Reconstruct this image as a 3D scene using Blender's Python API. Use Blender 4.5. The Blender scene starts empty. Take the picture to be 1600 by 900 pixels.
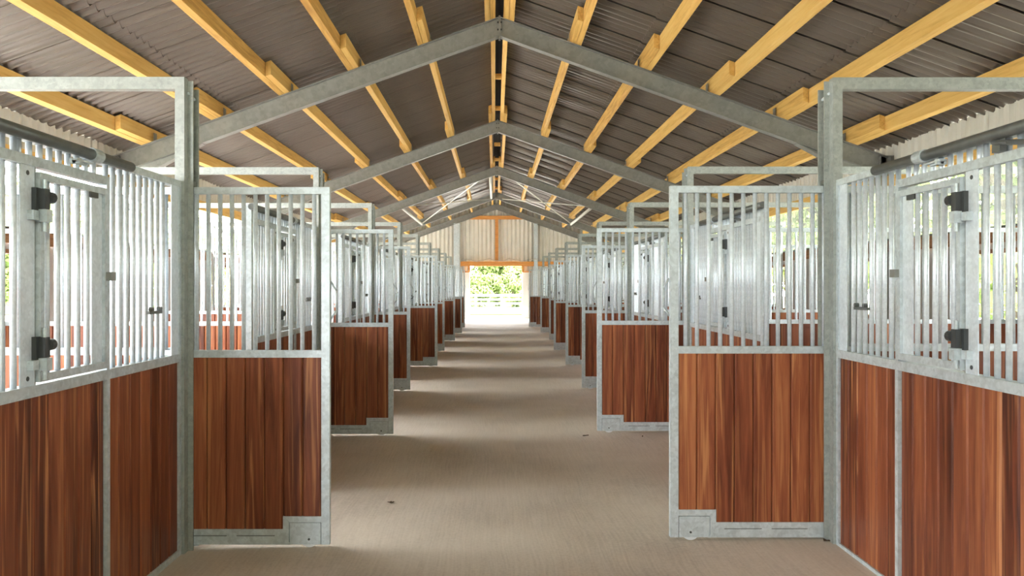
import bpy, bmesh, math, random
from mathutils import Vector, Matrix

random.seed(7)
PI = math.pi
COL = bpy.context.scene.collection
SC = bpy.context.scene

# ------------------------------------------------------------------ camera
F_PX = 1215.0
EYE = 1.605
cam_data = bpy.data.cameras.new('camera')
cam_data.sensor_fit = 'HORIZONTAL'
cam_data.sensor_width = 36.0
cam_data.lens = 36.0 * F_PX / 1600.0
cam_data.shift_x = 27.0 / 1600.0
cam_data.shift_y = -3.4 / 1600.0
cam_data.clip_start = 0.05
cam_data.clip_end = 400
cam = bpy.data.objects.new('camera', cam_data)
COL.objects.link(cam)
cam.location = (0, 0, EYE)
cam.rotation_euler = (PI / 2, 0, 0)
SC.camera = cam

# ------------------------------------------------------------------ world, light, exposure
world = bpy.data.worlds.new('overcast_sky')
SC.world = world
world.use_nodes = True
bg = world.node_tree.nodes['Background']
bg.inputs[0].default_value = (0.95, 0.97, 1.0, 1)
bg.inputs[1].default_value = 6.0

SC.view_settings.view_transform = 'Standard'
SC.view_settings.look = 'None'
SC.view_settings.gamma = 1.0
SC.view_settings.use_curve_mapping = False
SC.view_settings.exposure = 2.93
SC.cycles.max_bounces = 10
SC.cycles.diffuse_bounces = 6
SC.cycles.glossy_bounces = 4
SC.cycles.transparent_max_bounces = 16
SC.cycles.caustics_reflective = False
SC.cycles.caustics_refractive = False
SC.cycles.use_denoising = True
SC.cycles.sample_clamp_indirect = 40.0

Y_NEAR, Y_FAR = -3.2, 37.0
Y_LIGHT = 1.0                        # the light strips and side openings begin here; unseen walls before stay solid to cut light

def fz(x):
    return 0.035 + 0.0086 * x          # the floor falls slightly to the left


FLOOR = 0.0
RIDGE_X = 0.07


def portal(name, loc, rot, sx, sy):
    ld = bpy.data.lights.new(name, 'AREA')
    ld.shape = 'RECTANGLE'
    ld.size, ld.size_y = sx, sy
    ld.cycles.is_portal = True
    o = bpy.data.objects.new(name, ld)
    COL.objects.link(o)
    o.location = loc
    o.rotation_euler = rot


# sky portals in the openings of the barn, the near ones added (they give off no light of their own)
ymid, ylen = (Y_LIGHT + Y_FAR) / 2, Y_FAR - Y_LIGHT
portal('sky_portal_left', (-5.85, ymid, 1.6), (0, -PI / 2, 0), 3.2, ylen)
portal('sky_portal_right', (5.99, ymid, 2.15), (0, PI / 2, 0), 2.1, ylen)
portal('sky_portal_far', (0.06, Y_FAR + 0.3, 1.26), (-PI / 2, 0, 0), 2.44, 2.52)
portal('sky_portal_near_left', (-4.0, Y_NEAR - 0.1, 1.15), (PI / 2, 0, 0), 1.4, 2.3)
portal('sky_portal_near', (0.05, Y_NEAR - 0.1, 4.45), (PI / 2, 0, 0), 3.3, 2.5)


# ------------------------------------------------------------------ materials
def srgb(r, g, b):
    f = lambda c: c / 12.92 if c <= 0.04045 else ((c + 0.055) / 1.055) ** 2.4
    return (f(r / 255), f(g / 255), f(b / 255), 1)


def new_mat(name):
    m = bpy.data.materials.new(name)
    m.use_nodes = True
    nt = m.node_tree
    p = nt.nodes['Principled BSDF']
    return m, nt, p


def ramp(nt, stops):
    r = nt.nodes.new('ShaderNodeValToRGB')
    el = r.color_ramp.elements
    el[0].position, el[0].color = stops[0]
    el[1].position, el[1].color = stops[-1]
    for pos, c in stops[1:-1]:
        e = el.new(pos)
        e.color = c
    return r


def random_value(nt):
    """one random number per object and per loose piece"""
    oi = nt.nodes.new('ShaderNodeObjectInfo')
    ge = nt.nodes.new('ShaderNodeNewGeometry')
    a = nt.nodes.new('ShaderNodeMath')
    a.operation = 'ADD'
    nt.links.new(oi.outputs['Random'], a.inputs[0])
    nt.links.new(ge.outputs['Random Per Island'], a.inputs[1])
    f = nt.nodes.new('ShaderNodeMath')
    f.operation = 'FRACT'
    nt.links.new(a.outputs[0], f.inputs[0])
    return f


def wood_mat(name, stops, scale, noise_scale, vary, rough, offs=37.0, spec=0.3, streak=None):
    m, nt, p = new_mat(name)
    L = nt.links
    tc = nt.nodes.new('ShaderNodeTexCoord')
    rv = random_value(nt)
    mul = nt.nodes.new('ShaderNodeMath')
    mul.operation = 'MULTIPLY'
    mul.inputs[1].default_value = offs
    L.new(rv.outputs[0], mul.inputs[0])
    add = nt.nodes.new('ShaderNodeVectorMath')
    add.operation = 'ADD'
    L.new(tc.outputs['Object'], add.inputs[0])
    L.new(mul.outputs[0], add.inputs[1])
    mp = nt.nodes.new('ShaderNodeMapping')
    mp.inputs['Scale'].default_value = scale
    L.new(add.outputs[0], mp.inputs['Vector'])
    n1 = nt.nodes.new('ShaderNodeTexNoise')
    n1.inputs['Scale'].default_value = noise_scale
    n1.inputs['Detail'].default_value = 6
    n1.inputs['Roughness'].default_value = 0.62
    n1.inputs['Distortion'].default_value = 0.6
    L.new(mp.outputs[0], n1.inputs['Vector'])
    # shift the whole board lighter or darker
    sh = nt.nodes.new('ShaderNodeMath')
    sh.operation = 'MULTIPLY_ADD'
    sh.inputs[1].default_value = vary
    sh.inputs[2].default_value = -vary / 2
    L.new(rv.outputs[0], sh.inputs[0])
    ad = nt.nodes.new('ShaderNodeMath')
    ad.operation = 'ADD'
    L.new(n1.outputs['Fac'], ad.inputs[0])
    L.new(sh.outputs[0], ad.inputs[1])
    r = ramp(nt, stops)
    L.new(ad.outputs[0], r.inputs[0])
    if streak is None:
        L.new(r.outputs[0], p.inputs['Base Color'])
    else:
        # pale sapwood streaks, strong on some boards and absent on others
        mp2 = nt.nodes.new('ShaderNodeMapping')
        mp2.inputs['Scale'].default_value = (scale[0] * 1.7, scale[1] * 1.7, scale[2] * 0.8)
        L.new(add.outputs[0], mp2.inputs['Vector'])
        n2 = nt.nodes.new('ShaderNodeTexNoise')
        n2.inputs['Scale'].default_value = noise_scale
        n2.inputs['Detail'].default_value = 4
        n2.inputs['Distortion'].default_value = 1.2
        L.new(mp2.outputs[0], n2.inputs['Vector'])
        mr = nt.nodes.new('ShaderNodeMapRange')
        mr.inputs['From Min'].default_value = 0.52
        mr.inputs['From Max'].default_value = 0.68
        L.new(n2.outputs['Fac'], mr.inputs['Value'])
        k1 = nt.nodes.new('ShaderNodeMath')
        k1.operation = 'MULTIPLY'
        k1.inputs[1].default_value = 7.31
        L.new(rv.outputs[0], k1.inputs[0])
        k2 = nt.nodes.new('ShaderNodeMath')
        k2.operation = 'FRACT'
        L.new(k1.outputs[0], k2.inputs[0])
        k3 = nt.nodes.new('ShaderNodeMath')
        k3.operation = 'MULTIPLY'
        L.new(k2.outputs[0], k3.inputs[0])
        L.new(mr.outputs[0], k3.inputs[1])
        mx = nt.nodes.new('ShaderNodeMix')
        mx.data_type = 'RGBA'
        L.new(k3.outputs[0], mx.inputs['Factor'])
        L.new(r.outputs[0], mx.inputs['A'])
        mx.inputs['B'].default_value = streak
        L.new(mx.outputs['Result'], p.inputs['Base Color'])
    p.inputs['Roughness'].default_value = rough
    p.inputs['Specular IOR Level'].default_value = spec
    bp = nt.nodes.new('ShaderNodeBump')
    bp.inputs['Strength'].default_value = 0.12
    bp.inputs['Distance'].default_value = 0.004
    L.new(n1.outputs['Fac'], bp.inputs['Height'])
    L.new(bp.outputs[0], p.inputs['Normal'])
    return m


def galv_mat(name, lo, hi, metallic, rough, scale=14):
    m, nt, p = new_mat(name)
    L = nt.links
    tc = nt.nodes.new('ShaderNodeTexCoord')
    vo = nt.nodes.new('ShaderNodeTexVoronoi')
    vo.inputs['Scale'].default_value = scale * 4
    n1 = nt.nodes.new('ShaderNodeTexNoise')
    n1.inputs['Scale'].default_value = scale
    n1.inputs['Detail'].default_value = 5
    n1.inputs['Roughness'].default_value = 0.65
    L.new(tc.outputs['Object'], vo.inputs['Vector'])
    L.new(tc.outputs['Object'], n1.inputs['Vector'])
    sep = nt.nodes.new('ShaderNodeSeparateColor')
    L.new(vo.outputs['Color'], sep.inputs[0])
    mx = nt.nodes.new('ShaderNodeMath')
    mx.operation = 'MULTIPLY_ADD'
    mx.inputs[1].default_value = 0.25
    L.new(sep.outputs[0], mx.inputs[0])
    m2 = nt.nodes.new('ShaderNodeMath')
    m2.operation = 'MULTIPLY'
    m2.inputs[1].default_value = 0.8
    L.new(n1.outputs['Fac'], m2.inputs[0])
    L.new(m2.outputs[0], mx.inputs[2])
    r = ramp(nt, [(0.25, lo), (0.8, hi)])
    L.new(mx.outputs[0], r.inputs[0])
    L.new(r.outputs[0], p.inputs['Base Color'])
    p.inputs['Metallic'].default_value = metallic
    p.inputs['Roughness'].default_value = rough
    return m


def plain_mat(name, c, rough=0.6, metallic=0.0, noise=0.0, scale=8.0, stretch=(1, 1, 1)):
    m, nt, p = new_mat(name)
    p.inputs['Roughness'].default_value = rough
    p.inputs['Metallic'].default_value = metallic
    if noise:
        tc = nt.nodes.new('ShaderNodeTexCoord')
        mp = nt.nodes.new('ShaderNodeMapping')
        mp.inputs['Scale'].default_value = stretch
        n1 = nt.nodes.new('ShaderNodeTexNoise')
        n1.inputs['Scale'].default_value = scale
        n1.inputs['Detail'].default_value = 5
        nt.links.new(tc.outputs['Object'], mp.inputs[0])
        nt.links.new(mp.outputs[0], n1.inputs['Vector'])
        k0, k1 = 1 - noise, 1 + noise
        r = ramp(nt, [(0.3, (c[0] * k0, c[1] * k0, c[2] * k0, 1)), (0.7, (c[0] * k1, c[1] * k1, c[2] * k1, 1))])
        nt.links.new(n1.outputs['Fac'], r.inputs[0])
        nt.links.new(r.outputs[0], p.inputs['Base Color'])
    else:
        p.inputs['Base Color'].default_value = c
    return m


M = {}
M['hardwood'] = wood_mat('red_hardwood', [
    (0.22, (0.065, 0.016, 0.008, 1)), (0.40, (0.158, 0.042, 0.019, 1)),
    (0.56, (0.245, 0.072, 0.032, 1)), (0.72, (0.35, 0.118, 0.050, 1)), (0.9, (0.47, 0.19, 0.08, 1))],
    (9, 9, 0.55), 2.2, 0.34, 0.42, streak=(0.52, 0.225, 0.090, 1))
M['pine'] = wood_mat('planed_pine', [
    (0.25, (0.52, 0.285, 0.075, 1)), (0.5, (0.74, 0.465, 0.140, 1)), (0.8, (0.82, 0.57, 0.21, 1))],
    (16, 1.0, 16), 1.4, 0.22, 0.6)
M['orange_timber'] = wood_mat('orange_timber', [
    (0.25, (0.42, 0.17, 0.045, 1)), (0.5, (0.60, 0.27, 0.075, 1)), (0.8, (0.70, 0.36, 0.12, 1))],
    (1.5, 1.5, 14), 1.5, 0.18, 0.6)
M['brown_timber'] = wood_mat('brown_timber', [
    (0.25, (0.16, 0.07, 0.03, 1)), (0.5, (0.26, 0.13, 0.06, 1)), (0.8, (0.36, 0.20, 0.10, 1))],
    (14, 0.9, 14), 1.5, 0.18, 0.65)
M['galv'] = galv_mat('galvanised_steel', (0.42, 0.475, 0.505, 1), (0.66, 0.735, 0.78, 1), 0.3, 0.42)
M['galv_dull'] = galv_mat('dull_galvanised_steel', (0.27, 0.295, 0.28, 1), (0.43, 0.46, 0.44, 1), 0.3, 0.45)
M['bar'] = galv_mat('galvanised_bar', (0.60, 0.67, 0.735, 1), (0.81, 0.89, 0.96, 1), 0.25, 0.36, 18)
M['frame_steel'] = galv_mat('frame_steel', (0.20, 0.205, 0.197, 1), (0.29, 0.295, 0.282, 1), 0.3, 0.5, 5)
M['rod_steel'] = plain_mat('pale_rod_steel', (0.62, 0.63, 0.60, 1), 0.45, 0.3)
M['dark_tube'] = plain_mat('dark_tube', (0.13, 0.14, 0.138, 1), 0.4, 0.3, 0.15, 20)
M['black'] = plain_mat('black_plastic', (0.045, 0.049, 0.052, 1), 0.4)
M['slot'] = plain_mat('dark_slot', (0.05, 0.055, 0.055, 1), 0.8)
M['wheel'] = plain_mat('white_nylon', (0.72, 0.74, 0.78, 1), 0.35)
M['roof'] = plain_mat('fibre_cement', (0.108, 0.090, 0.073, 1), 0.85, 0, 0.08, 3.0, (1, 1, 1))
M['light_stop'] = plain_mat('dark_light_stop', (0.02, 0.018, 0.017, 1), 0.9)
M['cream'] = plain_mat('cream_cladding', (0.66, 0.645, 0.585, 1), 0.6, 0, 0.05, 2.0)
M['grey_clad'] = plain_mat('grey_cladding', (0.36, 0.355, 0.34, 1), 0.6, 0, 0.06, 2.0)
M['white_panel'] = plain_mat('white_panel', (0.72, 0.71, 0.67, 1), 0.55, 0, 0.03, 2.0)
M['roof'].node_tree.nodes['Principled BSDF'].inputs['Specular IOR Level'].default_value = 1.0
M['roof'].node_tree.nodes['Principled BSDF'].inputs['Roughness'].default_value = 0.33
M['white_paint'] = plain_mat('white_paint', (0.80, 0.80, 0.78, 1), 0.6)
M['gravel'] = plain_mat('pale_gravel', (0.50, 0.48, 0.42, 1), 0.95, 0, 0.2, 3.0)
M['grass'] = plain_mat('meadow_grass', (0.035, 0.052, 0.010, 1), 0.95, 0, 0.4, 1.5)
M['bark'] = plain_mat('bark', (0.06, 0.045, 0.03, 1), 0.9, 0, 0.3, 6.0, (3, 3, 0.5))
M['dead_leaf'] = plain_mat('dead_leaf', (0.09, 0.055, 0.03, 1), 0.8)
M['cable'] = plain_mat('cable_sheath', (0.45, 0.43, 0.38, 1), 0.6)


def leaf_mat():
    m, nt, p = new_mat('tree_leaf')
    rv = random_value(nt)
    r = ramp(nt, [(0.0, (0.075, 0.110, 0.028, 1)), (0.5, (0.135, 0.180, 0.055, 1)), (1.0, (0.22, 0.26, 0.10, 1))])
    nt.links.new(rv.outputs[0], r.inputs[0])
    nt.links.new(r.outputs[0], p.inputs['Base Color'])
    p.inputs['Roughness'].default_value = 0.7
    p.inputs['Specular IOR Level'].default_value = 0.05
    return m


M['leaf'] = leaf_mat()


def clear_sheet(tint):
    m = bpy.data.materials.new('clear_corrugated_sheet')
    m.use_nodes = True
    nt = m.node_tree
    nt.nodes.remove(nt.nodes['Principled BSDF'])
    out = nt.nodes['Material Output']
    tr = nt.nodes.new('ShaderNodeBsdfTransparent')
    tr.inputs[0].default_value = tint
    tl = nt.nodes.new('ShaderNodeBsdfTranslucent')
    tl.inputs[0].default_value = (0.85, 0.88, 0.75, 1)
    mx = nt.nodes.new('ShaderNodeMixShader')
    mx.inputs[0].default_value = 0.04
    nt.links.new(tr.outputs[0], mx.inputs[1])
    nt.links.new(tl.outputs[0], mx.inputs[2])
    nt.links.new(mx.outputs[0], out.inputs[0])
    return m


M['clear'] = clear_sheet((0.82, 0.83, 0.78, 1))
M['clear_dim'] = clear_sheet((0.42, 0.44, 0.38, 1))      # light held back by a darker tint, right and near sheets


def concrete_mat():
    m, nt, p = new_mat('brushed_concrete')
    L = nt.links
    tc = nt.nodes.new('ShaderNodeTexCoord')
    # fine broom lines along the aisle, gently wandering
    warp = nt.nodes.new('ShaderNodeTexNoise')
    warp.inputs['Scale'].default_value = 0.5
    L.new(tc.outputs['Object'], warp.inputs['Vector'])
    wadd = nt.nodes.new('ShaderNodeVectorMath')
    wadd.operation = 'MULTIPLY_ADD'
    wadd.inputs[1].default_value = (0.22, 0, 0)
    L.new(warp.outputs['Color'], wadd.inputs[0])
    L.new(tc.outputs['Object'], wadd.inputs[2])
    mp = nt.nodes.new('ShaderNodeMapping')
    mp.inputs['Scale'].default_value = (70, 2.2, 1)
    L.new(wadd.outputs[0], mp.inputs[0])
    broom = nt.nodes.new('ShaderNodeTexNoise')
    broom.inputs['Scale'].default_value = 1.0
    broom.inputs['Detail'].default_value = 5
    L.new(mp.outputs[0], broom.inputs['Vector'])
    stain = nt.nodes.new('ShaderNodeTexNoise')
    stain.inputs['Scale'].default_value = 0.8
    stain.inputs['Detail'].default_value = 6
    L.new(tc.outputs['Object'], stain.inputs['Vector'])
    speck = nt.nodes.new('ShaderNodeTexNoise')
    speck.inputs['Scale'].default_value = 55
    speck.inputs['Detail'].default_value = 2
    L.new(tc.outputs['Object'], speck.inputs['Vector'])
    a = nt.nodes.new('ShaderNodeMath'); a.operation = 'MULTIPLY_ADD'; a.inputs[1].default_value = 0.5
    L.new(stain.outputs['Fac'], a.inputs[0])
    b = nt.nodes.new('ShaderNodeMath'); b.operation = 'MULTIPLY_ADD'; b.inputs[1].default_value = 0.22
    L.new(broom.outputs['Fac'], b.inputs[0])
    c = nt.nodes.new('ShaderNodeMath'); c.operation = 'MULTIPLY'; c.inputs[1].default_value = 0.2
    L.new(speck.outputs['Fac'], c.inputs[0])
    L.new(c.outputs[0], b.inputs[2])
    L.new(b.outputs[0], a.inputs[2])
    r = ramp(nt, [(0.30, (0.42, 0.355, 0.30, 1)), (0.46, (0.59, 0.515, 0.445, 1)), (0.62, (0.70, 0.625, 0.55, 1))])
    L.new(a.outputs[0], r.inputs[0])
    L.new(r.outputs[0], p.inputs['Base Color'])
    p.inputs['Roughness'].default_value = 0.8
    bp = nt.nodes.new('ShaderNodeBump')
    bp.inputs['Strength'].default_value = 0.25
    bp.inputs['Distance'].default_value = 0.004
    L.new(broom.outputs['Fac'], bp.inputs['Height'])
    L.new(bp.outputs[0], p.inputs['Normal'])
    return m


M['concrete'] = concrete_mat()


# ------------------------------------------------------------------ mesh helpers
class MB:
    """collects simple solids and links them as one mesh"""

    def __init__(self):
        self.v, self.f = [], []

    def box(self, x0, x1, y0, y1, z0, z1):
        x0, x1 = min(x0, x1), max(x0, x1)
        y0, y1 = min(y0, y1), max(y0, y1)
        n = len(self.v)
        self.v += [(x, y, z) for z in (z0, z1) for y in (y0, y1) for x in (x0, x1)]
        self.f += [tuple(n + i for i in q) for q in
                   ((0, 2, 3, 1), (4, 5, 7, 6), (0, 1, 5, 4), (2, 6, 7, 3), (0, 4, 6, 2), (1, 3, 7, 5))]
        return self

    def tube(self, p, q, r, n=8, r2=None):
        p, q = Vector(p), Vector(q)
        r2 = r if r2 is None else r2
        d = (q - p).normalized()
        a = Vector((0, 0, 1)) if abs(d.z) < 0.9 else Vector((1, 0, 0))
        s = d.cross(a).normalized()
        t = d.cross(s)
        k = len(self.v)
        for c, rr in ((p, r), (q, r2)):
            for i in range(n):
                w = 2 * PI * i / n
                self.v.append(tuple(c + s * (rr * math.cos(w)) + t * (rr * math.sin(w))))
        for i in range(n):
            j = (i + 1) % n
            self.f.append((k + i, k + j, k + n + j, k + n + i))
        self.f.append(tuple(k + i for i in reversed(range(n))))
        self.f.append(tuple(k + n + i for i in range(n)))
        return self

    def path(self, pts, r, n=8):
        for a, b in zip(pts, pts[1:]):
            self.tube(a, b, r, n)
        return self

    def prism(self, poly, axis, a0, a1):
        """polygon extruded along an axis; poly holds the two other coordinates"""
        k, n = len(self.v), len(poly)
        for a in (a0, a1):
            for (u, w) in poly:
                self.v.append({'x': (a, u, w), 'y': (u, a, w), 'z': (u, w, a)}[axis])
        for i in range(n):
            j = (i + 1) % n
            self.f.append((k + i, k + j, k + n + j, k + n + i))
        self.f.append(tuple(k + i for i in reversed(range(n))))
        self.f.append(tuple(k + n + i for i in range(n)))
        return self

    def mesh(self, name, mat, smooth=False):
        me = bpy.data.meshes.new(name)
        me.from_pydata(self.v, [], self.f)
        bm = bmesh.new()
        bm.from_mesh(me)
        bmesh.ops.recalc_face_normals(bm, faces=bm.faces)
        bm.to_mesh(me)
        bm.free()
        if mat is not None:
            me.materials.append(mat)
        if smooth:
            for p in me.polygons:
                if len(p.vertices) == 4:
                    p.use_smooth = True
        return me


def ob(name, me, parent=None, loc=(0, 0, 0), rot=(0, 0, 0)):
    o = bpy.data.objects.new(name, me)
    COL.objects.link(o)
    if parent is not None:
        o.parent = parent
    o.location = loc
    o.rotation_euler = rot
    return o


def thing(name, label, cat, loc, group=None):
    o = bpy.data.objects.new(name, None)
    COL.objects.link(o)
    o.location = loc
    o.empty_display_size = 0.1
    o['label'], o['category'] = label, cat
    if group:
        o['group'] = group
    return o


def structure(o, label=None):
    o['kind'] = 'structure'
    if label:
        o['label'] = label
    return o


ORD = ['first', 'second', 'third', 'fourth', 'fifth', 'sixth', 'seventh', 'eighth', 'ninth']
CACHE = {}


def cached(key, make):
    if key not in CACHE:
        CACHE[key] = make()
    return CACHE[key]


# ------------------------------------------------------------------ roof geometry
SLOPE = 0.36
COSR = 1 / math.sqrt(1 + SLOPE * SLOPE)
RAF_TOP = 5.50
PUR_H, PUR_W = 0.175, 0.072
FRAMES = [4.3, 11.3, 18.3, 25.3, 32.3, 36.85]


def raf_z(ax):
    return RAF_TOP - SLOPE * ax


def sheet_z(ax):
    return raf_z(ax) + (PUR_H + 0.004) / COSR + 0.064


# ------------------------------------------------------------------ floor and ground
b = MB().prism([(-6.1, -0.2), (6.2, -0.2), (6.2, fz(6.2)), (-6.1, fz(-6.1))], 'y', Y_NEAR - 1.5, Y_FAR + 0.6)
floor = structure(ob('floor', b.mesh('floor', M['concrete'])), 'brushed pale concrete floor of the stable aisle')

b = MB().box(-45, 45, -12, 130, -0.30, -0.16)
ground = structure(ob('ground', b.mesh('ground', M['gravel'])), 'pale gravel yard outside the barn')
ground['category'] = 'ground'
b = MB().box(-45, 45, 46, 125, -0.16, -0.06)
paddock = ob('paddock', b.mesh('paddock', M['grass']))
structure(paddock, 'green paddock beyond the far doorway')

# ------------------------------------------------------------------ roof (ceiling)
b = MB()  # dark sheet added above the roof sheets, stops light leaking through gaps
for sx in (-1, 1):
    b.prism([(RIDGE_X + sx * 0.0, sheet_z(0) + 0.06), (RIDGE_X + sx * 6.05, sheet_z(6.05) + 0.06),
             (RIDGE_X + sx * 6.05, sheet_z(6.05) + 0.08), (RIDGE_X + sx * 0.0, sheet_z(0) + 0.08)],
            'y', Y_NEAR - 0.2, Y_FAR + 0.2)
ceiling = structure(ob('ceiling', b.mesh('ceiling', M['light_stop'])), 'pitched barn roof of grey corrugated sheets on pine purlins')

PITCH = 0.165
SHEET_W = 6 * PITCH


def roof_sheet_mesh(sx, ax0, ax1, drop):
    n = 48 if sx > 0 else 52
    width = SHEET_W - 0.018 if sx > 0 else SHEET_W * n / 48
    v, f = [], []
    t = 0.009
    for lay in (0, 1):
        for i in range(n + 1):
            y = width * i / n
            ph = 2 * PI * y / PITCH
            w = 0.036 - 0.068 * abs(math.cos(ph / 2)) ** 1.3 - drop + (0.012 if sx > 0 else 0.006) * y + t * lay
            for ax in (ax0, ax1):
                v.append((sx * ax, y, sheet_z(ax) + w))
    m = 2 * (n + 1)
    for i in range(n):
        a = 2 * i
        f.append((a, a + 1, a + 3, a + 2))
        f.append((m + a, m + a + 2, m + a + 3, m + a + 1))
        f.append((a, a + 2, m + a + 2, m + a))
        f.append((a + 1, m + a + 1, m + a + 3, a + 3))
    for a in (0, 2 * n):
        f.append((a, a + 1, m + a + 1, m + a))
    me = bpy.data.meshes.new('roof_sheet')
    me.from_pydata(v, [], f)
    bm = bmesh.new(); bm.from_mesh(me)
    bmesh.ops.recalc_face_normals(bm, faces=bm.faces)
    bm.to_mesh(me); bm.free()
    me.materials.append(M['roof'])
    return me


ROWS = [(0.10, 2.27, 0.0), (1.98, 4.26, 0.014), (3.94, 6.0, 0.028)]
for sx in (-1, 1):
    for (a0, a1, dr) in ROWS:
        me = roof_sheet_mesh(sx, a0, a1, dr)
        y = 0.0 if a1 < 2.5 else 0.0
        k0 = -4
        while k0 * SHEET_W < Y_FAR - 0.3:
            ob('roof_sheet', me, ceiling, (RIDGE_X, k0 * SHEET_W, 0))
            k0 += 1

b = MB()
for sx in (-1, 1):
    b.prism([(0, sheet_z(0) + 0.075), (sx * 0.3, sheet_z(0.3) + 0.075), (sx * 0.3, sheet_z(0.3) + 0.085), (0, sheet_z(0) + 0.09)],
            'y', Y_NEAR - 0.2, Y_FAR + 0.2)
ob('ridge_cap', b.mesh('ridge_cap', M['roof']), ceiling, (RIDGE_X, 0, 0))

# purlins: one timber per bay, lapped side by side over each frame
PUR_X = [0.135, 1.105, 2.115, 3.11, 4.09, 5.10]


def purlin_mesh(sx, length, top_slope=True):
    # a board whose top follows the roof slope; origin at lower middle of its near end
    h = PUR_H / COSR
    w = PUR_W / 2
    zs = lambda u: -SLOPE * sx * u
    me = MB()
    me.prism([(-w, zs(-w)), (w, zs(w)), (w, zs(w) + h), (-w, zs(-w) + h)], 'y', 0, length)
    return me.mesh('purlin', M['pine'])


for sx in (-1, 1):
    for j, ax in enumerate(PUR_X):
        for i in range(-1, len(FRAMES) - 1):
            y0 = Y_NEAR if i < 0 else FRAMES[i] - 1.0
            y1 = FRAMES[i + 1] + (0.16 if i + 1 < len(FRAMES) - 1 else 0.0)
            # bays alternate between the outer and the ridge-ward side of the line
            inner = (i % 2 == 1)
            a = ax + (-PUR_W / 2 - 0.003 if inner else PUR_W / 2 + 0.003)
            key = ('purlin', sx, round(y1 - y0, 3))
            me = cached(key, lambda: purlin_mesh(sx, y1 - y0))
            ob('purlin', me, ceiling, (RIDGE_X + sx * a, y0, raf_z(a)))
# spacer blocks between the two ridge purlins
b = MB().box(-0.085, 0.085, -0.02, 0.02, 0, 0.10)
me = b.mesh('spacer_block', M['pine'])
for y in (14.6, 17.2, 21.6, 24.2, 28.6, 31.2):
    ob('spacer_block', me, ceiling, (RIDGE_X, y, raf_z(0.1) + 0.02))

# ------------------------------------------------------------------ steel portal frames
RD, FW, FT = 0.262, 0.135, 0.012
COLX = 5.50
for i, y in enumerate(FRAMES):
    gable = (i == len(FRAMES) - 1)
    lab = ['grey steel roof frame just overhead, mostly above the picture',
           'nearest grey steel roof frame crossing the upper picture',
           'second grey steel roof frame in view, above the second stall doors',
           'third grey steel roof frame in view, with the rods of the wind bracing behind it',
           'fourth grey steel roof frame in view, just before the cream gable',
           'grey steel roof frame set against the cream gable wall'][i]
    fr = thing('roof_frame', lab, 'roof frame', (RIDGE_X, y, 0), 'steel portal frames')
    vd = RD / COSR
    for sx in (-1, 1):
        r = MB()
        z0, z1 = RAF_TOP - 0.002, raf_z(COLX + 0.12) - 0.002
        X1 = sx * (COLX + 0.12)

        def strip(top, th, hw, x0=0.0):
            za, zb = z0 - SLOPE * abs(x0) - top, z1 - top
            r.prism([(sx * x0, za), (X1, zb), (X1, zb - th), (sx * x0, za - th)], 'y', -hw, hw)
        strip(0, FT, FW / 2)
        strip(FT, vd - 2 * FT, 0.004)
        strip(vd - FT, FT, FW / 2)
        ob('rafter', r.mesh('rafter', M['frame_steel']), fr)
        # haunch under the eaves end
        h = MB()
        xa, xb = sx * 4.30, sx * (COLX - 0.02)
        za, zb = raf_z(4.30) - vd, raf_z(COLX) - vd
        h.prism([(xa, za), (xb, zb), (xb, zb - 0.20)], 'y', -0.004, 0.004)
        h.prism([(xa, za), (xb, zb - 0.20), (xb, zb - 0.212), (xa, za - 0.012)], 'y', -FW / 2, FW / 2)
        ob('haunch', h.mesh('haunch', M['frame_steel']), fr)
        c = MB()
        zt = raf_z(COLX) - 0.03
        for xx in (COLX, COLX + 0.188):
            c.box(sx * xx, sx * (xx + 0.012), -FW / 2, FW / 2, fz(sx * COLX), zt)
        c.box(sx * (COLX + 0.012), sx * (COLX + 0.188), -0.004, 0.004, fz(sx * COLX), zt)
        c.box(sx * COLX, sx * (COLX + 0.2), -FW / 2, FW / 2, zt - 0.012, zt)
        ob('column', c.mesh('column', M['frame_steel']), fr)
        e = MB()
        e.box(sx * 0.001, sx * 0.014, -FW / 2, FW / 2, RAF_TOP - vd - 0.035, RAF_TOP + 0.012)
        ob('apex_plate', e.mesh('apex_plate', M['frame_steel']), fr)
        for zz in (0.08, 0.185):
            q = MB()
            q.tube((sx * 0.014, -0.045, RAF_TOP - zz), (sx * 0.034, -0.045, RAF_TOP - zz), 0.013, 6)
            ob('bolt', q.mesh('bolt', M['slot']), fr)
        if not gable:
            # cleats that hold the purlins
            for ax in PUR_X[1:]:
                q = MB()
                q.box(sx * (ax - 0.1), sx * (ax - 0.094), -0.05, 0.05, raf_z(ax - 0.1) - 0.01, raf_z(ax - 0.1) + 0.12)
                ob('cleat', q.mesh('cleat', M['frame_steel']), fr)

# wind bracing between the third and the fourth frame in view
for sx, side in ((-1, 'left'), (1, 'right')):
    br = thing('roof_bracing', 'pale steel cross bracing rods under the %s roof slope near the far gable' % side, 'bracing',
               (RIDGE_X, 25.3, 0), 'roof bracing')
    zr = lambda a: raf_z(a) - 0.20
    for (a0, a1) in ((0.45, 3.1), (3.1, 0.25)):
        q = MB().tube((sx * a0, 0.02, zr(a0)), (sx * a1, 6.98, zr(a1)), 0.022, 6)
        ob('rod', q.mesh('rod', M['rod_steel']), br)
    q = MB().tube((sx * 3.1, 0.06, zr(3.1) - 0.02), (sx * 3.1, 6.94, zr(3.1) - 0.02), 0.055, 10)
    ob('strut', q.mesh('strut', M['rod_steel'], True), br)
    if sx < 0:
        q = MB().tube((sx * 0.21, 0.06, zr(0.2) + 0.02), (sx * 0.21, 6.94, zr(0.2) + 0.02), 0.055, 10)
        ob('strut', q.mesh('strut', M['rod_steel'], True), br)

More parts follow.
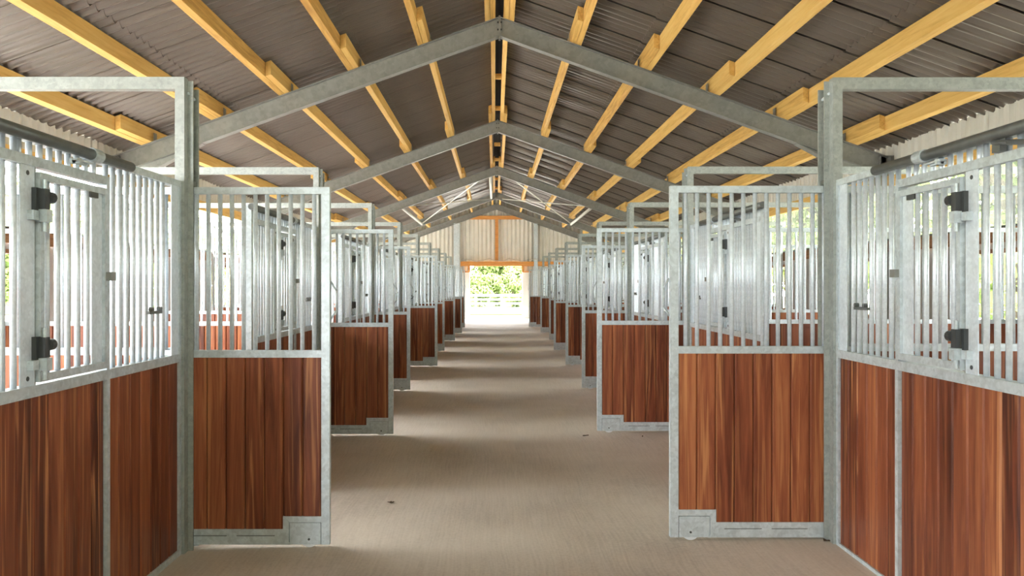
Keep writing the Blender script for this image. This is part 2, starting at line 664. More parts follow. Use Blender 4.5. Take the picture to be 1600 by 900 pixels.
# ------------------------------------------------------------------ side walls
D0 = {-1: 4.707, 1: 4.785}
STEP = 3.5
DZ = {-1: 0.0, 1: 0.018}
NPART = 9
WALL_X = {-1: -5.66, 1: 5.80}


def corrug(axis, a0, a1, z0, z1, pos, pitch=0.18, amp=0.018, t=0.006, per=6):
    """upright corrugated sheet running along x or y"""
    n = max(2, int(round((a1 - a0) / pitch * per)))
    v, f = [], []
    for lay in (0, 1):
        for i in range(n + 1):
            a = a0 + (a1 - a0) * i / n
            ph = (a / pitch) % 1.0
            w = amp * (1 if 0.1 < ph < 0.45 else (-1 if 0.55 < ph < 1.0 else 0)) + t * lay
            for z in (z0, z1 if not callable(z1) else z1(a)):
                v.append((a, pos + w, z) if axis == 'x' else (pos + w, a, z))
    m = 2 * (n + 1)
    for i in range(n):
        a = 2 * i
        f += [(a, a + 2, a + 3, a + 1), (m + a, m + a + 1, m + a + 3, m + a + 2),
              (a, m + a, m + a + 2, a + 2), (a + 1, a + 3, m + a + 3, m + a + 1)]
    for a in (0, 2 * n):
        f.append((a, a + 1, m + a + 1, m + a))
    return v, f


def add_vf(b, vf):
    n = len(b.v)
    b.v += vf[0]
    b.f += [tuple(i + n for i in q) for q in vf[1]]


HATCH = [(D0[-1] + STEP * k + 0.28, D0[-1] + STEP * k + 1.48) for k in range(-1, 9)]
for sx, side, num in ((-1, 'left', 1), (1, 'right', 2)):
    X = WALL_X[sx]
    b = MB()
    y = Y_NEAR
    for (h0, h1) in HATCH:
        if h0 > y:
            add_vf(b, corrug('y', y, h0, 0.0, 2.12, X))
        if sx > 0:
            add_vf(b, corrug('y', h0, h1, 0.0, 1.16, X))
        add_vf(b, corrug('y', h0, h1, 1.98, 2.12, X))
        y = h1
    add_vf(b, corrug('y', y, Y_FAR, 0.0, 2.12, X))
    wall = structure(ob('wall_%s' % side, b.mesh('wall', M['grey_clad'])), 'grey corrugated %s outer wall behind the stalls' % side)
    for (h0, h1) in HATCH:
        q = MB()
        i = X - sx * 0.03
        o_ = X + sx * 0.03
        zl = 1.11 if sx > 0 else FLOOR
        for (ya, yb, za, zb) in ((h0 - 0.05, h0, zl, 2.03), (h1, h1 + 0.05, zl, 2.03), (h0, h1, 1.98, 2.03)):
            q.box(i, o_, ya, yb, za, zb)
        if sx > 0:
            q.box(i, o_, h0, h1, 1.11, 1.16)
        ob('opening_frame', q.mesh('hatch_frame', M['brown_timber']), wall)
    q = MB().box(X - sx * 0.09, X - sx * 0.025, Y_NEAR, Y_FAR, 2.10, 2.26)
    ob('wall_rail', q.mesh('wall_rail', M['brown_timber']), wall)
    q = MB().box(X - sx * 0.10, X + sx * 0.03, Y_NEAR, Y_FAR, 2.26, 2.285)
    ob('sill_strip', q.mesh('sill_strip', M['black']), wall)
    q = MB().box(X - sx * 0.10, X - sx * 0.03, Y_NEAR, Y_FAR, 3.04, 3.22)
    ob('wall_plate', q.mesh('wall_plate', M['pine']), wall)
    q = MB()
    add_vf(q, corrug('y', Y_NEAR, Y_LIGHT, 2.28, 3.14, X))
    add_vf(q, corrug('y', Y_NEAR, Y_FAR, 3.10, sheet_z(abs(X - RIDGE_X)) - 0.03, X))
    ob('eaves_sheet', q.mesh('eaves_sheet', M['cream']), wall)
    q = MB()
    v, f = [], []
    n = int((Y_FAR - Y_LIGHT) / 0.165 * 6)
    for k in range(n + 1):
        yy = Y_LIGHT + (Y_FAR - Y_LIGHT) * k / n
        w = 0.02 * math.cos(2 * PI * yy / 0.165)
        v += [(X + w, yy, 2.285), (X + w, yy, 3.12)]
    for k in range(n):
        f.append((2 * k, 2 * k + 1, 2 * k + 3, 2 * k + 2))
    q.v, q.f = v, f
    win = structure(ob('window_%d' % num, q.mesh('window', M['clear' if sx < 0 else 'clear_dim'])), 'clear corrugated light strip along the top of the %s wall' % side)

# ------------------------------------------------------------------ far gable wall
OP0, OP1, OPH = -1.157, 1.280, 2.53
b = MB()
b.box(OP0 - 0.44, OP0 - 0.04, Y_FAR - 0.02, Y_FAR + 0.05, 0.0, 2.26)
far = structure(ob('wall_far', b.mesh('wall_far', M['white_panel'])), 'cream corrugated gable wall at the far end')
b = MB()
b.box(OP1 + 0.04, OP1 + 0.40, Y_FAR - 0.02, Y_FAR + 0.05, 0.0, 2.26)
ob('jamb_panel', b.mesh('jamb_panel', M['white_panel']), far)
x = -5.6
while x < 5.7:
    x1 = min(x + 1.0, 5.75)
    zt = lambda a: sheet_z(abs(a - RIDGE_X)) + 0.05
    segs = []
    cuts = [c for c in (OP0 - 0.02, OP1 + 0.02) if x < c < x1]
    edges = [x] + cuts + [x1]
    q = MB()
    for e0, e1 in zip(edges, edges[1:]):
        mid = (e0 + e1) / 2
        z0 = OPH + 0.1 if OP0 - 0.02 < mid < OP1 + 0.02 else 0.0
        # break at the ridge so that the top edge follows both slopes
        add_vf(q, corrug('x', e0, e1, z0, zt, Y_FAR + 0.08, 0.2, 0.02))
    ob('cladding_sheet', q.mesh('cladding_sheet', M['cream']), far)
    x = x1
q = MB().box(-1.62, 3.3, Y_FAR - 0.14, Y_FAR - 0.01, 2.54, 2.76)
ob('door_lintel', q.mesh('door_lintel', M['orange_timber']), far)
q = MB().box(-1.30, 1.50, Y_FAR - 0.10, Y_FAR, 4.76, 4.93)
ob('gable_rail', q.mesh('gable_rail', M['orange_timber']), far)
q = MB().box(0.02, 0.17, Y_FAR - 0.10, Y_FAR, 2.76, 4.76)
ob('gable_stud', q.mesh('gable_stud', M['orange_timber']), far)
for xx in (OP0 - 0.12, OP1 + 0.0):
    q = MB().box(xx, xx + 0.12, Y_FAR - 0.10, Y_FAR - 0.02, 2.26, 2.54)
    ob('door_jamb', q.mesh('door_jamb', M['orange_timber']), far)
for x0, x1 in ((OP0 - 0.5, OP0 - 0.04), (OP1 + 0.04, OP1 + 0.46)):
    q = MB().box(x0, x1, Y_FAR - 0.06, Y_FAR + 0.03, 2.24, 2.30)
    ob('panel_cap', q.mesh('panel_cap', M['orange_timber']), far)
for x0, x1 in ((-1.95, -1.66), (1.86, 2.04)):
    q = MB()
    for yy in (-0.16, -0.02):
        q.box(x0, x1, Y_FAR + yy, Y_FAR + yy + 0.012, 0, raf_z(abs((x0 + x1) / 2 - RIDGE_X)) - 0.25)
    q.box((x0 + x1) / 2 - 0.01, (x0 + x1) / 2 + 0.01, Y_FAR - 0.15, Y_FAR - 0.02, 0, raf_z(abs((x0 + x1) / 2 - RIDGE_X)) - 0.25)
    ob('gable_post', q.mesh('gable_post', M['galv']), far)
q = MB()
pts = [(-1.6 + 3.6 * t / 24, Y_FAR - 0.16, 2.82 + 0.05 * math.sin(t * 0.9) + 0.02 * math.cos(t * 2.1)) for t in range(25)]
q.path(pts, 0.022, 6)
ob('cable', q.mesh('cable', M['cable']), far)

# gable wall behind the camera with an opening added at the left for light
b = MB()
roof_top = lambda a: sheet_z(abs(a - RIDGE_X)) - 0.03
for (x0, x1, z0, z1) in ((-5.66, -4.7, FLOOR, roof_top), (-4.7, -3.3, 2.3, roof_top), (-3.3, -1.6, FLOOR, roof_top), (-1.6, 1.7, FLOOR, 3.2), (1.7, 5.8, FLOOR, roof_top)):
    add_vf(b, corrug('x', x0, x1, z0, z1, Y_NEAR, 0.2, 0.02))
structure(ob('wall_near', b.mesh('wall_near', M['cream'])), 'cream gable wall behind the camera')

b = MB()  # added window behind the camera, brings raking light onto the roof
for (x0, x1) in ((-1.6, RIDGE_X), (RIDGE_X, 1.7)):
    add_vf(b, corrug('x', x0, x1, 3.2, roof_top, Y_NEAR, 0.2, 0.02, 0.0))
b.f = b.f[:0] + [q for q in b.f if len(set(b.v[i] for i in q)) > 2]
structure(ob('window_3', b.mesh('window', M['clear_dim'])), 'clear corrugated sheets added in the top of the unseen near gable for light')

# ------------------------------------------------------------------ stalls
PW = 0.1155        # plank pitch


def plank_mesh(w, h, t):
    """upright board, chamfered edges; origin at its lower middle; lies in the xz plane"""
    c = 0.008
    hw, ht = w / 2 - 0.0012, t / 2
    poly = [(-hw, -ht + c), (-hw + c, -ht), (hw - c, -ht), (hw, -ht + c), (hw, ht - c), (hw - c, ht), (-hw + c, ht), (-hw, ht - c)]
    return MB().prism(poly, 'z', 0, h).mesh('plank', M['hardwood'])


def get_plank(w, h, t=0.032):
    return cached(('plank', round(w, 4), round(h, 4), t), lambda: plank_mesh(w, h, t))


def bar_mesh(h, r=0.0128):
    b = MB().tube((0, 0, 0), (0, 0, h), r, 10)
    return b.mesh('bar', M['bar'], True)


def get_bar(h, r=0.0128):
    return cached(('bar', round(h, 4), r), lambda: bar_mesh(h, r))


def joined(key, name, meshes, parent, loc=(0, 0, 0)):
    """many alike pieces too small to pick apart, joined into one part"""
    def make():
        b = MB()
        mat = None
        for me, (x, y, z), rot in meshes:
            n = len(b.v)
            co, si = math.cos(rot), math.sin(rot)
            b.v += [(x + v.co.x * co - v.co.y * si, y + v.co.x * si + v.co.y * co, z + v.co.z) for v in me.vertices]
            b.f += [tuple(n + i for i in p.vertices) for p in me.polygons]
            mat = me.materials[0]
        return b.mesh(name, mat)
    o = ob(name, cached(key, make), parent, loc)
    o['kind'] = 'stuff'
    return o


def pieces(key, name, many_name, items, parent, single):
    if single:
        for me, loc, rot in items:
            ob(name, me, parent, loc, (0, 0, rot))
    else:
        joined(key, many_name, items, parent)


DOOR_W = 1.20
SIDE = {-1: 'left', 1: 'right'}
FACE = {-1: -1.85, 1: 2.05}          # aisle face of the stall fronts
FREE = {-1: [-0.9957, -1.0706, -1.272, -1.1215, -1.207, -1.133, -1.083, -1.120],
        1: [1.0764, 1.0897, 1.321, 1.396, 1.427, 1.559, 1.515, 1.287]}


def door_label(sx, k):
    if k == 0:
        return {-1: 'nearest stall door on the left, dark red-brown planks under steel bars',
                1: 'nearest stall door on the right, glossy streaked orange-brown planks under steel bars'}[sx]
    return '%s stall door from the camera on the %s side of the aisle, standing open' % (ORD[k], SIDE[sx])


def make_door(sx, k):
    d = D0[sx] + STEP * k
    t = thing('stall_door', door_label(sx, k), 'door', (FREE[sx][k], d, DZ[sx]), 'open stall doors along the aisle')
    W, s = DOOR_W, sx          # local x runs from the free edge (0) into the stall (s*W)
    hy = 0.02

    def part(name, fn, mat, parent=t, smooth=False):
        me = cached(('door', name, sx), lambda: fn(MB()).mesh(name.split('#')[0], M[mat], smooth))
        return ob(name.split('#')[0], me, parent)
    part('free_stile', lambda b: b.box(0, s * 0.05, -hy, hy, 0.045, 2.20), 'galv')
    part('rear_stile', lambda b: b.box(s * (W - 0.05), s * W, -hy, hy, 0.045, 2.20), 'galv')
    part('top_rail', lambda b: b.box(s * 0.05, s * (W - 0.05), -hy, hy, 2.158, 2.20), 'galv')
    part('middle_rail', lambda b: b.box(s * 0.05, s * (W - 0.05), -hy, hy, 1.172, 1.216), 'galv')

    def brail(b):
        b.box(s * 0.281, s * (W - 0.05), -hy, hy, 0.045, 0.138)
        return b
    part('bottom_rail', brail, 'galv')
    part('rail_slot', lambda b: b.box(s * 0.33, s * 0.56, -hy - 0.0012, -hy + 0.002, 0.097, 0.1005)
         .box(s * 0.62, s * 0.84, -hy - 0.0012, -hy + 0.002, 0.097, 0.1005), 'slot')

    def house(b):
        b.box(s * 0.05, s * 0.281, -hy, hy, 0.178, 0.215)
        b.box(s * 0.244, s * 0.281, -hy, hy, 0.045, 0.178)
        b.prism([(s * 0.244, 0.178), (s * 0.281, 0.215), (s * 0.278, 0.2165), (s * 0.2425, 0.1795)], 'y', -hy - 0.002, -hy + 0.001)
        b.prism([(s * 0.281, 0.110), (s * 0.314, 0.110), (s * 0.244, 0.045), (s * 0.231, 0.045)], 'y', -hy - 0.0015, -hy + 0.001)
        return b
    hs = part('wheel_housing', house, 'galv')
    part('cover_plate', lambda b: b.box(s * 0.054, s * 0.242, -hy + 0.004, hy - 0.004, 0.045, 0.174), 'galv', hs)
    part('axle_bolt', lambda b: b.tube((s * 0.125, -hy, 0.076), (s * 0.125, hy, 0.076), 0.007, 8), 'slot', hs)
    zw = DZ[sx]
    part('wheel', lambda b: b.tube((s * 0.125, -0.012, 0.056 + fz(FREE[sx][0]) - zw), (s * 0.125, 0.012, 0.056 + fz(FREE[sx][0]) - zw), 0.056, 24), 'wheel', hs)

    def handle(b):
        y = 0.012
        b.path([(0, y, 1.632), (-s * 0.036, y, 1.575), (-s * 0.036, y, 1.455), (0, y, 1.402)], 0.0065, 8)
        return b
    part('door_handle', handle, 'galv', smooth=True)
    # boards, counted from the free stile
    items = []
    x = 0.05
    while x < W - 0.06:
        w = min(PW, W - 0.05 - x)
        z0 = 0.215 if x < 0.26 - 0.02 else 0.138
        if x < 0.26 < x + w - 0.02:
            z0 = 0.215
        if w > 0.03:
            items.append((get_plank(w, 1.172 - z0), (s * (x + w / 2), 0, z0), 0))
        x += PW
    # a strip of board beside the wheel housing where a plank steps down
    pieces(('dplanks', sx), 'plank', 'planking', items, t, k <= 2)
    items = []
    x = 0.05 + 0.047
    while x < W - 0.07:
        items.append((get_bar(2.158 - 1.216), (s * x, 0, 1.216), 0))
        x += 0.0711
    pieces(('dbars', sx), 'bar', 'bars', items, t, k <= 2)
    return t


PAN = {-1: dict(L=2.18, plate=(0.63, 0.725), win=(0.735, 1.285), mull=1.303, clamp=1.13, keep=-0.467),
       1: dict(L=2.22, plate=(0.86, 0.945), win=(0.957, 1.490), mull=1.508, clamp=1.235, keep=-0.43)}


def make_front(sx, k):
    """stall front that ends at post k (k = 0 is the nearest)"""
    d = D0[sx] + STEP * k
    P = PAN[sx]
    L = P['L']
    y0 = -0.115 - L
    s = sx
    if k == 0:
        lab = {-1: 'stall front filling the left edge, long red planks below a barred hatch with black hinges',
               1: 'stall front filling the right edge, long streaked planks below a barred hatch with black hinges'}[sx]
    else:
        lab = 'stall front of planks and bars leading up to the %s post on the %s' % (ORD[k], SIDE[sx])
    t = thing('stall_screen', lab, 'stall panel', (FACE[sx], d, DZ[sx]), 'stall fronts along the aisle')
    T = 0.05

    def part(name, fn, mat, parent=t, smooth=False):
        me = cached(('front', name, sx), lambda: fn(MB()).mesh(name.split('#')[0], M[mat], smooth))
        return ob(name.split('#')[0], me, parent)
    Y = lambda u: y0 + u
    m0, m1 = P['mull'] - 0.014, P['mull'] + 0.014
    zb = fz(FACE[sx]) - DZ[sx]
    part('bottom_rail', lambda b: b.box(0, s * T, Y(0.05), Y(L - 0.03), zb, 0.055), 'galv')
    part('middle_rail', lambda b: b.box(-s * 0.003, s * T, Y(0.05), Y(L - 0.03), 1.158, 1.205), 'galv')
    part('upper_rail', lambda b: b.box(-s * 0.002, s * 0.035, Y(0.05), Y(m0), 2.085, 2.125), 'galv')
    part('top_rail', lambda b: b.box(0, s * T, Y(0.05), Y(L), 2.185, 2.222), 'galv')
    part('end_stile', lambda b: b.box(0, s * T, Y(0), Y(0.05), zb, 2.222), 'galv')
    part('post_stile', lambda b: b.box(0, s * T, Y(L - 0.03), Y(L), zb, 2.185), 'galv')
    part('mullion#low', lambda b: b.box(-s * 0.006, s * T, Y(m0), Y(m1), 0.055, 1.158), 'galv')
    part('mullion#high', lambda b: b.box(-s * 0.004, s * 0.04, Y(m0), Y(m1), 1.205, 2.125), 'galv')
    gr = part('guide_tube', lambda b: b.tube((-s * 0.030, Y(-0.10), 2.198), (-s * 0.030, Y(m1 + 0.16), 2.198), 0.025, 14), 'dark_tube', smooth=True)
    part('clamp', lambda b: b.tube((-s * 0.030, Y(P['clamp'] - 0.035), 2.198), (-s * 0.030, Y(P['clamp'] + 0.035), 2.198), 0.031, 14)
         .box(-s * 0.03, s * 0.0, Y(P['clamp'] - 0.03), Y(P['clamp'] + 0.03), 2.175, 2.19), 'galv', gr)

    def clip(b):
        u = P['clamp'] - 0.16
        b.tube((-s * 0.02, Y(u), 2.148), (-s * 0.02, Y(u + 0.09), 2.148), 0.009, 8)
        b.box(-s * 0.045, s * 0.0, Y(u), Y(u + 0.02), 2.138, 2.162)
        b.box(-s * 0.045, -s * 0.02, Y(u - 0.02), Y(u + 0.11), 2.150, 2.158)
        return b
    part('spring_clip', clip, 'galv')
    if sx > 0:
        part('latch_hook', lambda b: b.path([(-s * 0.012, Y(0.50), 2.135), (-s * 0.034, Y(0.60), 2.150), (-s * 0.030, Y(0.70), 2.168), (-s * 0.014, Y(0.715), 2.185)], 0.011, 8)
             .box(-s * 0.03, -s * 0.001, Y(0.66), Y(0.71), 2.125, 2.160), 'dark_tube')
    flat = [P['plate'], (0.06, 0.15), (L - 0.125, L - 0.032)]
    for i, (a, c) in enumerate(flat):
        pl = part('flat_plate#%d' % i, lambda b: b.box(s * 0.006, s * 0.012, Y(a), Y(c), 1.205, 2.085 if i == 0 else 2.185), 'bar')
        if i == 0:
            for zi, zz in enumerate((1.235, 2.055)):
                part('bolt_hole#%d' % zi, lambda b: b.tube((s * 0.0045, Y((a + c) / 2), zz), (s * 0.008, Y((a + c) / 2), zz), 0.010, 8), 'black', pl)
    part('latch_keeper', lambda b: b.box(-s * 0.004, s * 0.016, P['keep'] - 0.08, P['keep'] + 0.08, 1.452, 1.468)
         .tube((-s * 0.012, P['keep'] - 0.05, 1.478), (s * 0.01, P['keep'] - 0.05, 1.478), 0.012, 8)
         .tube((-s * 0.012, P['keep'] + 0.05, 1.478), (s * 0.01, P['keep'] + 0.05, 1.478), 0.012, 8), 'dark_tube')
    # boards
    items = []
    for (a, c) in ((0.05, m0), (m1, L - 0.03)):
        n = max(1, int(round((c - a) / PW)))
        w = (c - a) / n
        for i in range(n):
            items.append((get_plank(w, 1.158 - 0.055), (s * (0.010 + 0.016), Y(a + w * (i + 0.5)), 0.055), PI / 2))
    pieces(('fplanks', sx), 'plank', 'planking', items, t, k <= 1)
    # bars: full height, except over the hatch where only stubs show above it
    items = []
    u = 0.185
    while u < L - 0.14:
        if not (P['plate'][0] - 0.012 < u < P['mull'] + 0.02):
            items.append((get_bar(2.185 - 1.205), (s * 0.024, Y(u), 1.205), 0))
        u += 0.0715
    u = P['plate'][0] + 0.02
    while u < P['mull'] - 0.03:
        items.append((get_bar(2.185 - 2.10), (s * 0.028, Y(u), 2.10), 0))
        u += 0.0715
    pieces(('fbars', sx), 'bar', 'bars', items, t, k <= 1)
    # barred hatch
    a, c = P['win']
    f0, f1 = 1.215, 2.065

    def hf(b):
        for (ya, yb, za, zb_) in ((a, a + 0.028, f0, f1), (c - 0.028, c, f0, f1), (a + 0.028, c - 0.028, f0, f0 + 0.032), (a + 0.028, c - 0.028, f1 - 0.03, f1)):
            b.box(-s * 0.012, s * 0.022, Y(ya), Y(yb), za, zb_)
        return b
    part('hatch_jamb', lambda b: b.box(s * 0.010, s * T, Y(P['plate'][1] - 0.004), Y(a + 0.004), 1.205, 2.085), 'galv_dull')
    hatch = part('hatch', hf, 'galv')
    part('hatch_plate', lambda b: b.box(s * 0.002, s * 0.008, Y(c - 0.122), Y(c - 0.030), f0 + 0.032, f1 - 0.03), 'bar', hatch)
    part('hatch_catch', lambda b: b.box(-s * 0.012, s * 0.004, Y(c - 0.16), Y(c - 0.09), f1 - 0.055, f1 - 0.03), 'black', hatch)
    items = []
    nb = 5
    for i in range(nb):
        items.append((get_bar(f1 - f0 - 0.062), (s * 0.008, Y(a + 0.028 + (c - 0.125 - a - 0.028) * (i + 0.6) / nb), f0 + 0.032), 0))
    if k <= 1:
        for me, loc, rot in items:
            ob('hatch_bar', me, hatch, loc)
    else:
        joined(('hbars', sx), 'hatch_bars', items, hatch)
    for i, zc in enumerate((1.335, 1.935)):
        hy_ = Y(a - 0.002)
        part('hinge#%d' % i, lambda b: b.box(-s * 0.040, -s * 0.008, hy_ - 0.014, hy_ + 0.022, zc - 0.02, zc + 0.062)
             .box(-s * 0.014, s * 0.010, hy_ - 0.030, hy_ + 0.0, zc - 0.03, zc + 0.065), 'black', hatch)
        part('hinge_sleeve#%d' % i, lambda b: b.box(-s * 0.048, -s * 0.006, hy_ - 0.016, hy_ + 0.024, zc - 0.072, zc - 0.022)
             .box(-s * 0.02, s * 0.006, hy_ - 0.06, hy_ - 0.02, zc - 0.066, zc - 0.028), 'galv', hatch)
        part('hinge_knob#%d' % i, lambda b: b.tube((-s * 0.03, hy_ + 0.022, zc + 0.03), (-s * 0.03, hy_ + 0.050, zc + 0.03), 0.024, 14), 'black', hatch)
        part('hinge_rod#%d' % i, lambda b: b.tube((-s * 0.028, hy_ + 0.004, zc - 0.11), (-s * 0.028, hy_ + 0.004, zc + 0.1), 0.009, 8), 'galv', hatch)
    part('hatch_latch', lambda b: b.box(-s * 0.035, s * 0.0, Y(c - 0.02), Y(c + 0.03), 1.63, 1.67), 'frame_steel', hatch)
    return t


def make_partition(sx, k):
    """stall divider with its post at the aisle"""
    d = D0[sx] + STEP * k
    s = sx
    if k == 0:
        lab = 'nearest divider on the %s with tall steel post and long top bar' % SIDE[sx]
    else:
        lab = '%s stall divider from the camera on the %s, with steel post and high top bar' % (ORD[k], SIDE[sx])
    t = thing('stall_divider', lab, 'stall divider', (FACE[sx], d, DZ[sx]), 'stall dividers with steel posts')
    xe = abs(WALL_X[sx] - FACE[sx]) - 0.115
    zb = fz(FACE[sx]) - DZ[sx]

    def part(name, fn, mat, parent=t, smooth=False):
        me = cached(('div', name, sx), lambda: fn(MB()).mesh(name.split('#')[0], M[mat], smooth))
        return ob(name.split('#')[0], me, parent)
    part('post', lambda b: b.box(-s * 0.016, s * 0.040, -0.113, -0.055, zb, 2.84), 'galv_dull')

    def chan(b):
        b.box(-s * 0.045, s * 0.04, -0.055, -0.045, zb, 2.83)
        b.box(-s * 0.045, s * 0.04, 0.032, 0.042, zb, 2.80)
        b.box(-s * 0.005, s * 0.005, -0.045, 0.032, 2.235, 2.80)
        return b
    ch = part('channel', chan, 'galv_dull')
    part('bolt', lambda b: b.tube((-s * 0.02, -0.065, 2.755), (-s * 0.02, 0.05, 2.735), 0.008, 8), 'bar', ch)
    part('roller_block', lambda b: b.box(-s * 0.035, s * 0.03, -0.04, 0.028, 2.206, 2.235), 'dark_tube', ch)
    part('top_bar', lambda b: b.box(s * 0.040, s * xe, -0.113, -0.055, 2.768, 2.84), 'galv_dull')
    ya, yb = 0.055, 0.095
    part('bottom_rail', lambda b: b.box(s * 0.08, s * (xe - 0.04), ya, yb, zb, 0.06), 'galv')
    part('middle_rail', lambda b: b.box(s * 0.08, s * (xe - 0.04), ya, yb, 1.180, 1.225), 'galv')
    part('top_rail', lambda b: b.box(s * 0.08, s * (xe - 0.04), ya, yb, 2.165, 2.21), 'galv')
    part('stile#a', lambda b: b.box(s * 0.04, s * 0.08, ya, yb, zb, 2.21).box(s * 0.0, s * 0.04, 0.042, yb, zb, 2.21), 'galv')
    part('stile#b', lambda b: b.box(s * (xe - 0.04), s * xe, ya, yb, zb, 2.84).box(s * (xe - 0.06), s * xe, -0.055, ya, 2.74, 2.768), 'galv')
    items = []
    a, c = 0.08, xe - 0.04
    n = int(round((c - a) / PW))
    w = (c - a) / n
    for i in range(n):
        items.append((get_plank(w, 1.18 - 0.06), (s * (a + w * (i + 0.5)), 0.075, 0.06), 0))
    pieces(('pplanks', sx), 'plank', 'planking', items, t, k <= 1)
    items = []
    n = int(round((c - a) / 0.092))
    w = (c - a) / n
    for i in range(1, n):
        items.append((get_bar(2.165 - 1.225), (s * (a + w * i), 0.075, 1.225), 0))
    pieces(('pbars', sx), 'bar', 'bars', items, t, k <= 0)
    return t


for sx in (-1, 1):
    for k in range(8):
        make_door(sx, k)
    for k in range(9):
        make_front(sx, k)
        make_partition(sx, k)

# ------------------------------------------------------------------ trees, fence outside
def tree_meshes(seed, h, r, n, leaf, bottom):
    rnd = random.Random(seed)
    blobs = []
    for i in range(11):
        a = rnd.uniform(0, 2 * PI)
        q = rnd.uniform(0, 0.75) * r
        z = bottom + (h - bottom) * rnd.uniform(0.12, 0.9)
        blobs.append((q * math.cos(a), q * math.sin(a), z, r * rnd.uniform(0.35, 0.6)))
    blobs.append((0, 0, h - r * 0.4, r * 0.42))
    v, f = [], []
    for i in range(n):
        bx, by, bz, br = blobs[i % len(blobs)]
        d = Vector((rnd.gauss(0, 1), rnd.gauss(0, 1), rnd.gauss(0, 1))).normalized()
        p = Vector((bx, by, bz)) + d * br * (0.55 + 0.5 * rnd.random())
        if p.z < bottom * 0.7:
            p.z = bottom * 0.7 + rnd.random() * 0.3
        nn = (d + Vector((rnd.gauss(0, .6), rnd.gauss(0, .6), rnd.gauss(0, .6)))).normalized()
        a1 = nn.orthogonal().normalized()
        a2 = nn.cross(a1)
        w = rnd.uniform(0, 2 * PI)
        e1 = (a1 * math.cos(w) + a2 * math.sin(w)) * leaf * rnd.uniform(0.7, 1.3)
        e2 = nn.cross(e1) * 0.6
        k = len(v)
        v += [tuple(p - e1), tuple(p + e2 * 0.8), tuple(p + e1), tuple(p - e2 * 0.8)]
        f.append((k, k + 1, k + 2, k + 3))
    crown = bpy.data.meshes.new('crown')
    crown.from_pydata(v, [], f)
    crown.materials.append(M['leaf'])
    tb = MB()
    tb.tube((0, 0, -0.2), (0.05, 0.02, h * 0.45), r * 0.09, 9, r * 0.06)
    tb.tube((0.05, 0.02, h * 0.45), (0.0, 0.0, h * 0.85), r * 0.06, 8, r * 0.02)
    for i in range(5):
        a = i * 1.3 + seed
        tb.tube((0.03, 0, h * (0.35 + 0.06 * i)), (r * 0.55 * math.cos(a), r * 0.55 * math.sin(a), h * (0.55 + 0.07 * i)), r * 0.04, 6, r * 0.012)
    return crown, tb.mesh('trunk', M['bark'])


KIND = [tree_meshes(3, 5.0, 2.2, 2600, 0.17, 1.0), tree_meshes(9, 5.4, 2.3, 2600, 0.17, 0.9), tree_meshes(21, 4.6, 2.1, 2400, 0.16, 0.8)]
FARK = [tree_meshes(5, 9.0, 2.6, 6500, 0.25, 0.3), tree_meshes(15, 10.0, 2.7, 7000, 0.26, 0.3)]
SHRUB = tree_meshes(33, 2.6, 1.1, 1800, 0.13, 0.05)


def plant(kind, loc, rz, sc, label, group):
    t = thing('tree', label, 'tree', loc, group)
    t.rotation_euler = (0, 0, rz)
    t.scale = (sc, sc, sc)
    ob('crown', kind[0], t)
    ob('trunk', kind[1], t)


rnd = random.Random(4)
for sx in (-1, 1):
    sc0 = 1.0 if sx < 0 else 1.75  # right trees scaled up to block sky light on that side
    for row in (0, 1):
        step = ((5.4, 7.8) if sx < 0 else (9.6, 9.6))[row]
        x0 = (-15.5, -22.5)[row] if sx < 0 else (11.8, 20.5)[row]
        y = (3.0 if sx < 0 else -2.0) + step * 0.5 * row
        i = row
        while y < 58:
            plant(KIND[i % 3], (x0 + rnd.uniform(-0.3, 0.3), y, -0.16), rnd.uniform(0, 6), sc0 * rnd.uniform(0.92, 1.0) * (1.45 if row and sx < 0 else 1.0),
                  ('leafy green tree in the first row outside, glimpsed through the %s light strip',
                   'leafy green tree in the second row outside, glimpsed through the %s light strip')[row] % SIDE[sx],
                  '%s row of trees beside the %s wall' % (('first', 'second')[row], SIDE[sx]))
            y += step
            i += 1
for row, (yr, x0) in enumerate(((71, -18.0), (78, -14.6), (85, -18.0))):
    for i in range(6):
        plant(FARK[(i + row) % 2], (x0 + 6.8 * i, yr, -0.1), rnd.uniform(0, 6), rnd.uniform(0.95, 1.03),
              'bright green leafy tree of the %s row behind the fence beyond the far doorway' % ('front', 'middle', 'back')[row],
              '%s row of trees beyond the far doorway' % ('front', 'middle', 'back')[row])
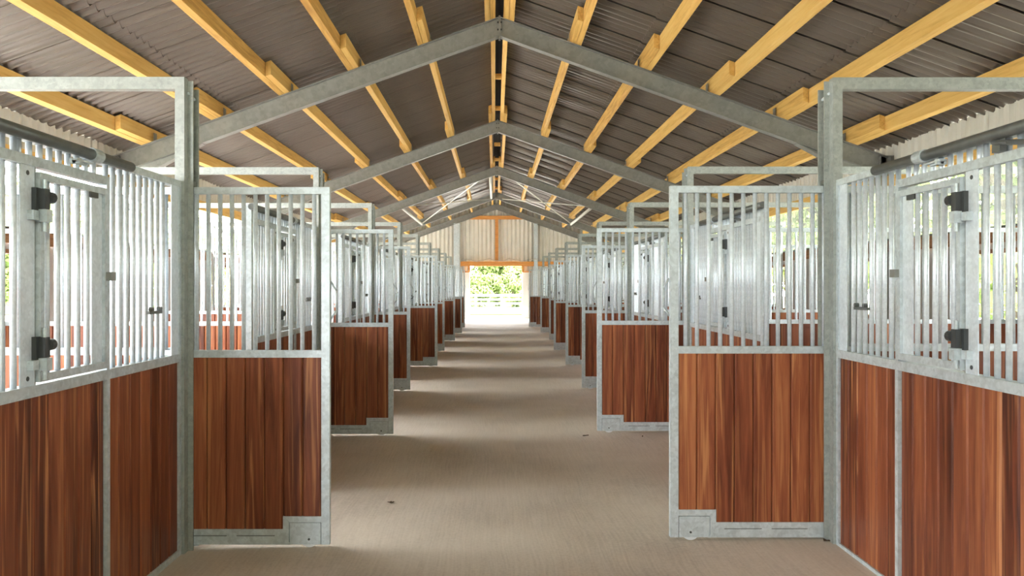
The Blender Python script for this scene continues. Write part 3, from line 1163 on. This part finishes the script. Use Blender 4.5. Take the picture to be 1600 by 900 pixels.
for row, (yr, x0) in enumerate(((61.5, -9.0), (64.3, -7.7))):
    for i in range(8):
        t = thing('shrub', 'low pale green shrub in the %s row behind the white fence' % ('front', 'back')[row], 'shrub',
                  (x0 + 2.6 * i, yr, -0.08), '%s row of shrubs behind the fence' % ('front', 'back')[row])
        t.rotation_euler = (0, 0, rnd.uniform(0, 6))
        ob('crown', SHRUB[0], t)
        ob('trunk', SHRUB[1], t)

FY = 57.0
fence = thing('paddock_fence', 'white post and rail fence seen through the far doorway', 'fence', (0, FY, -0.06))
for i in range(-4, 5):
    q = cached('fence_post', lambda: MB().box(-0.07, 0.07, -0.07, 0.07, 0, 1.05).mesh('fence_post', M['white_paint']))
    ob('fence_post', q, fence, (i * 1.9 + 0.5, 0, 0))
    if i < 4:
        for z in (0.30, 0.60, 0.90):
            q = cached('fence_rail', lambda: MB().box(0.0, 1.9, -0.02, 0.02, 0, 0.13).mesh('fence_rail', M['white_paint']))
            ob('fence_rail', q, fence, (i * 1.9 + 0.5, -0.09, z))

# ------------------------------------------------------------------ small things on the floor
def dry_leaf(loc, rz, size, label):
    rn = random.Random(int(loc[1] * 100))
    v, f = [], []
    n = 9
    for i in range(n):
        a = 2 * PI * i / n
        r = size * (0.5 + 0.45 * abs(math.cos(a * 1.0))) * rn.uniform(0.75, 1.15)
        v.append((r * math.cos(a), 0.55 * r * math.sin(a), 0.004 + 0.012 * rn.random()))
    k = len(v)
    v.append((0, 0, 0.003))
    for i in range(n):
        f.append((i, (i + 1) % n, k))
    me = bpy.data.meshes.new('dry_leaf')
    me.from_pydata(v, [], f)
    me.materials.append(M['dead_leaf'])
    o = ob('dry_leaf', me, None, loc, (0, 0, rz))
    o['label'], o['category'], o['group'] = label, 'leaf', 'dead leaves on the floor'
    sol = o.modifiers.new('thickness', 'SOLIDIFY')
    sol.thickness = 0.002
    return o


dry_leaf((0.944, 8.08, fz(0.944) + 0.002), 0.4, 0.042, 'small dark dead leaf on the floor before the second right door')
dry_leaf((1.52, 8.0, fz(1.52) + 0.002), 1.2, 0.02, 'tiny dead leaf scrap close to the second right door')
dry_leaf((-0.752, 5.63, fz(-0.752) + 0.002), 0.2, 0.028, 'small curled leaf scrap on the floor near the first left door')
dry_leaf((2.02, 4.72, fz(2.02) + 0.002), 0.1, 0.035, 'dark leaf scrap at the foot of the nearest right post')
